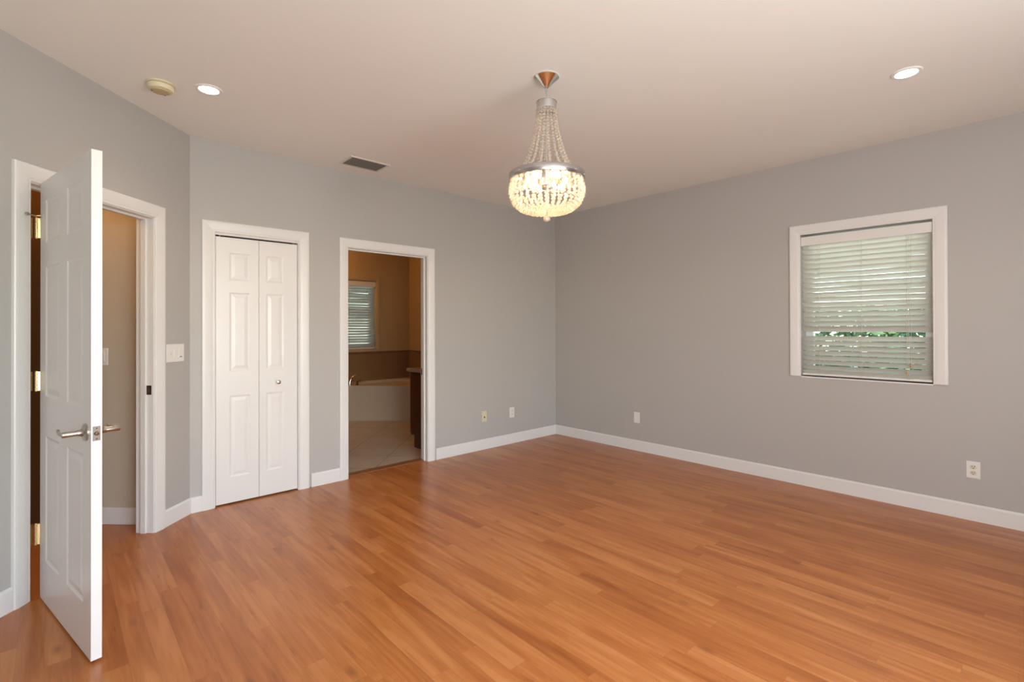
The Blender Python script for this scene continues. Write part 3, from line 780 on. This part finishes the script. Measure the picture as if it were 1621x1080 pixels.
def along(prof, sp):
    """walk a (r, z) polyline in equal steps"""
    pts = [prof[0]]; acc = 0.0
    for i in range(len(prof) - 1):
        (r0, z0), (r1, z1) = prof[i], prof[i + 1]; L_ = math.hypot(r1 - r0, z1 - z0); d = sp - acc
        while d <= L_:
            pts.append((r0 + (r1 - r0) * d / L_, z0 + (z1 - z0) * d / L_)); d += sp
        acc = L_ - (d - sp)
    return pts
upper = [(.052, 2.548), (.056, 2.50), (.063, 2.455), (.077, 2.39), (.094, 2.33), (.113, 2.275), (.135, 2.235), (.162, 2.205), (.196, 2.188)]
lower = [(.197, 2.148), (.206, 2.120), (.207, 2.092), (.200, 2.060), (.184, 2.030), (.160, 2.006), (.132, 1.992)]
NU, NL = 18, 32
for k in range(NU):
    a = 2 * PI * (k + .5) / NU; mb = MB()
    pp = along(upper, .0185)
    for i, (r, z) in enumerate(pp):
        bead(mb, (hx + r * math.cos(a), hy + r * math.sin(a), z), .0066 + .0030 * i / len(pp))
    obj('crystal_strand', mb, CRYSTAL, ch)
for k in range(NL):
    a = 2 * PI * k / NL; mb = MB()
    for (r, z) in along(lower, .0205):
        bead(mb, (hx + r * math.cos(a), hy + r * math.sin(a), z), .0098)
    obj('crystal_strand', mb, CRYSTAL, ch)
bt = MB(); r = .118; z = 1.990
while r > .02:
    n = max(6, int(2 * PI * r / .0205))
    for k in range(n): bead(bt, (hx + r * math.cos(2 * PI * k / n), hy + r * math.sin(2 * PI * k / n), z), .0095)
    r -= .0190; z -= .0016
obj('bottom_beads', bt, CRYSTAL, ch)
# short fringe under the top cap
fg = MB()
for k in range(28):
    a = 2 * PI * k / 28
    for j in range(2): bead(fg, (hx + .054 * math.cos(a), hy + .054 * math.sin(a), 2.545 - j * .011), .0052)
obj('cap_fringe', fg, CRYSTAL, ch)
fb = MB()
fb.lathe([(0, 1.968), (.008, 1.965), (.018, 1.957), (.0205, 1.948), (.018, 1.938), (.009, 1.931), (0, 1.929)], 12, at, sm=False)
obj('finial_ball', fb, CRYSTAL, ch)
hub = obj('lamp_hub', MB().lathe([(0, 2.135), (.028, 2.132), (.034, 2.122), (.028, 2.112), (0, 2.109)], 24, at), CHROME, ch)
for k in range(6):
    a = 2 * PI * k / 6 + .35; ca, sa = math.cos(a), math.sin(a); R = .105
    arm = obj('lamp_arm', MB().tube([(hx + .02 * ca, hy + .02 * sa, 2.12), (hx + .06 * ca, hy + .06 * sa, 2.108), (hx + R * ca, hy + R * sa, 2.112), (hx + R * ca, hy + R * sa, 2.118)], .0035, 8), CHROME, ch)
    obj('candle_sleeve', MB().lathe([(.010, 2.116), (.010, 2.142), (.008, 2.143), (0, 2.143)], 14, (hx + R * ca, hy + R * sa, 0)), SOCK, arm)
    obj('bulb', MB().lathe([(.006, 2.143), (.011, 2.152), (.0125, 2.160), (.010, 2.172), (.005, 2.182), (0, 2.186)], 14, (hx + R * ca, hy + R * sa, 0)), BULB, arm)
    point_light('chandelier_bulb', (hx + R * ca, hy + R * sa, 2.165), 10.0, (1.0, .68, .40), .014)

# ------------------------------------------------------------------ bathroom furniture
def prism(poly, z0, z1):
    n = len(poly)
    return MB().add([(p[0], p[1], z0) for p in poly] + [(p[0], p[1], z1) for p in poly],
                    [tuple(range(n)), tuple(range(n, 2 * n))] + [(i, (i + 1) % n, n + (i + 1) % n, n + i) for i in range(n)])
TX, TY = BX - 1.50, BY - 1.50; SUM = 1.06
outer = [(BX, BY), (TX, BY), (TX, SUM - TX), (SUM - TY, TY), (BX, TY)]
t = thing('bathtub', 'beige corner bathtub with a diagonal front panel', 'bathtub', (-.9, 2.3, 0))
cxm = sum(p[0] for p in outer) / 5; cym = sum(p[1] for p in outer) / 5
def scl(poly, s): return [(cxm + (p[0] - cxm) * s, cym + (p[1] - cym) * s) for p in poly]
pn = [(BX, BY), (TX + .02, BY), (TX + .02, SUM + .02 - TX), (SUM + .02 - TY, TY + .02), (BX, TY + .02)]
obj('skirt', prism([(p[0] - (.001 if p[0] == BX else 0), p[1] - (.001 if p[1] == BY else 0)) for p in pn], 0, .470), TUB, t)
# deck with a round basin
rimv = []; N_ = 40; pc = (cxm + .06, cym + .06)
def ray_poly(a):
    d = (math.cos(a), math.sin(a)); best = 9
    for i in range(5):
        p, q = outer[i], outer[(i + 1) % 5]; ex, ey = q[0] - p[0], q[1] - p[1]; den = d[0] * ey - d[1] * ex
        if abs(den) < 1e-9: continue
        s_ = ((p[0] - pc[0]) * ey - (p[1] - pc[1]) * ex) / den; u_ = ((p[0] - pc[0]) * d[1] - (p[1] - pc[1]) * d[0]) / den
        if s_ > 0 and -1e-6 <= u_ <= 1 + 1e-6: best = min(best, s_)
    return best
angs = sorted([2 * PI * k / N_ for k in range(N_)] + [math.atan2(p[1] - pc[1], p[0] - pc[0]) % (2 * PI) for p in outer])
lv = []
for (mode, z) in (('o', .471), ('o', .508), ('i1', .512), ('i1', .506), ('i2', .20), ('i3', .14)):
    ring = []
    for a in angs:
        if mode == 'o': r_ = ray_poly(a) - .001
        else:
            r_ = min(.56, ray_poly(a) - .12)
            if mode == 'i2': r_ *= .82
            if mode == 'i3': r_ *= .72
        ring.append((pc[0] + r_ * math.cos(a), pc[1] + r_ * math.sin(a), z))
    lv.append(ring)
n = len(angs); vs = [p for r_ in lv for p in r_]
fs = [(j * n + i, j * n + (i + 1) % n, (j + 1) * n + (i + 1) % n, (j + 1) * n + i) for j in range(len(lv) - 1) for i in range(n)] + [tuple((len(lv) - 1) * n + i for i in range(n))]
obj('deck', MB().add(vs, fs, True), TUB, t)
# tap on the deck
fx, fy = -1.50, 2.66
t = thing('bath_tap', 'curved metal tap on the bathtub deck', 'tap', (fx, fy, .51))
sp_ = MB().lathe([(.026, .511), (.026, .518), (.016, .524)], 20, (fx, fy, 0))
sp_.tube([(fx, fy, .52), (fx + .002, fy, .56), (fx + .03, fy + .0, .615), (fx + .085, fy, .645), (fx + .13, fy, .640), (fx + .15, fy, .632)], [.015, .014, .013, .013, .012, .012], 12)
obj('spout', sp_, CHROME, t)
for q, (ox, oy) in enumerate(((-.09, .09), (.08, -.08))):
    hnd = MB().lathe([(.022, .511), (.022, .518), (.013, .524), (.012, .56), (.016, .566), (.010, .575), (0, .576)], 18, (fx + ox, fy + oy, 0))
    hnd.tube([(fx + ox, fy + oy, .566), (fx + ox + .055, fy + oy, .578)], [.007, .005], 10)
    obj('handle', hnd, BRONZE if q else CHROME, t)

# tile band on the bathroom walls above the tub
tag(obj('trim_5', MB().box((-2.95, BY - .010, .50), (BX - .010, BY, .925)), WTILE), 'tan tile band on the wall behind the bathtub', 'wall tile', struct)
WT2 = tile_mat('tan_wall_tile_side', (0.30, 0.18, 0.085), (0.27, 0.16, 0.075), (0.26, 0.17, 0.10), 0.33, (PI / 2, 0, PI / 2))
tag(obj('trim_6', MB().box((BX - .010, 1.2, .50), (BX, BY, .925)), WT2), 'tan tile band on the wall at the right of the tub', 'wall tile', struct)
tag(obj('trim_7', MB().box((-2.95, BY - .014, .925), (BX - .014, BY, .965), .003).box((BX - .014, 1.2, .925), (BX, BY, .965), .003), BORDER), 'brown border strip along the top of the bathroom tiles', 'tile border', struct)

# vanity against the back of the closet wall, its end panel seen from the doorway
VX = -1.683
t = thing('bathroom_vanity', 'dark cherry wood bathroom vanity with a speckled stone top', 'vanity', (-1.2, .38, 0))
prof = [(WT + .002, 0), (.608, 0), (.608, .135), (.680, .135), (.680, .842), (WT + .002, .842)]
np_ = len(prof)
cab = MB().add([(VX, p[0], p[1]) for p in prof] + [(-.62, p[0], p[1]) for p in prof], [tuple(range(np_)), tuple(range(np_, 2 * np_))] + [(i, (i + 1) % np_, np_ + (i + 1) % np_, np_ + i) for i in range(np_)])
obj('cabinet', cab, VAN, t)
for k in range(3):
    a0 = VX + .004 + k * .352
    d_ = obj('cabinet_door', MB().box((a0, .681, .150), (a0 + .345, .705, .835), .003), VANE, t)
    obj('door_knob', MB().lathe([(.005, 0), (.012, .018), (0, .024)], 14, (0, 0, 0), 'Y').xf(lambda p: (p[0] + a0 + .05, p[1] + .705, p[2] + .72)), NICKEL, d_)
obj('countertop', MB().box((VX - .025, WT + .002, .843), (-.60, .735, .882), .005), GRANITE, t)

for o in bpy.data.objects:
    if '_o' in o: del o['_o']
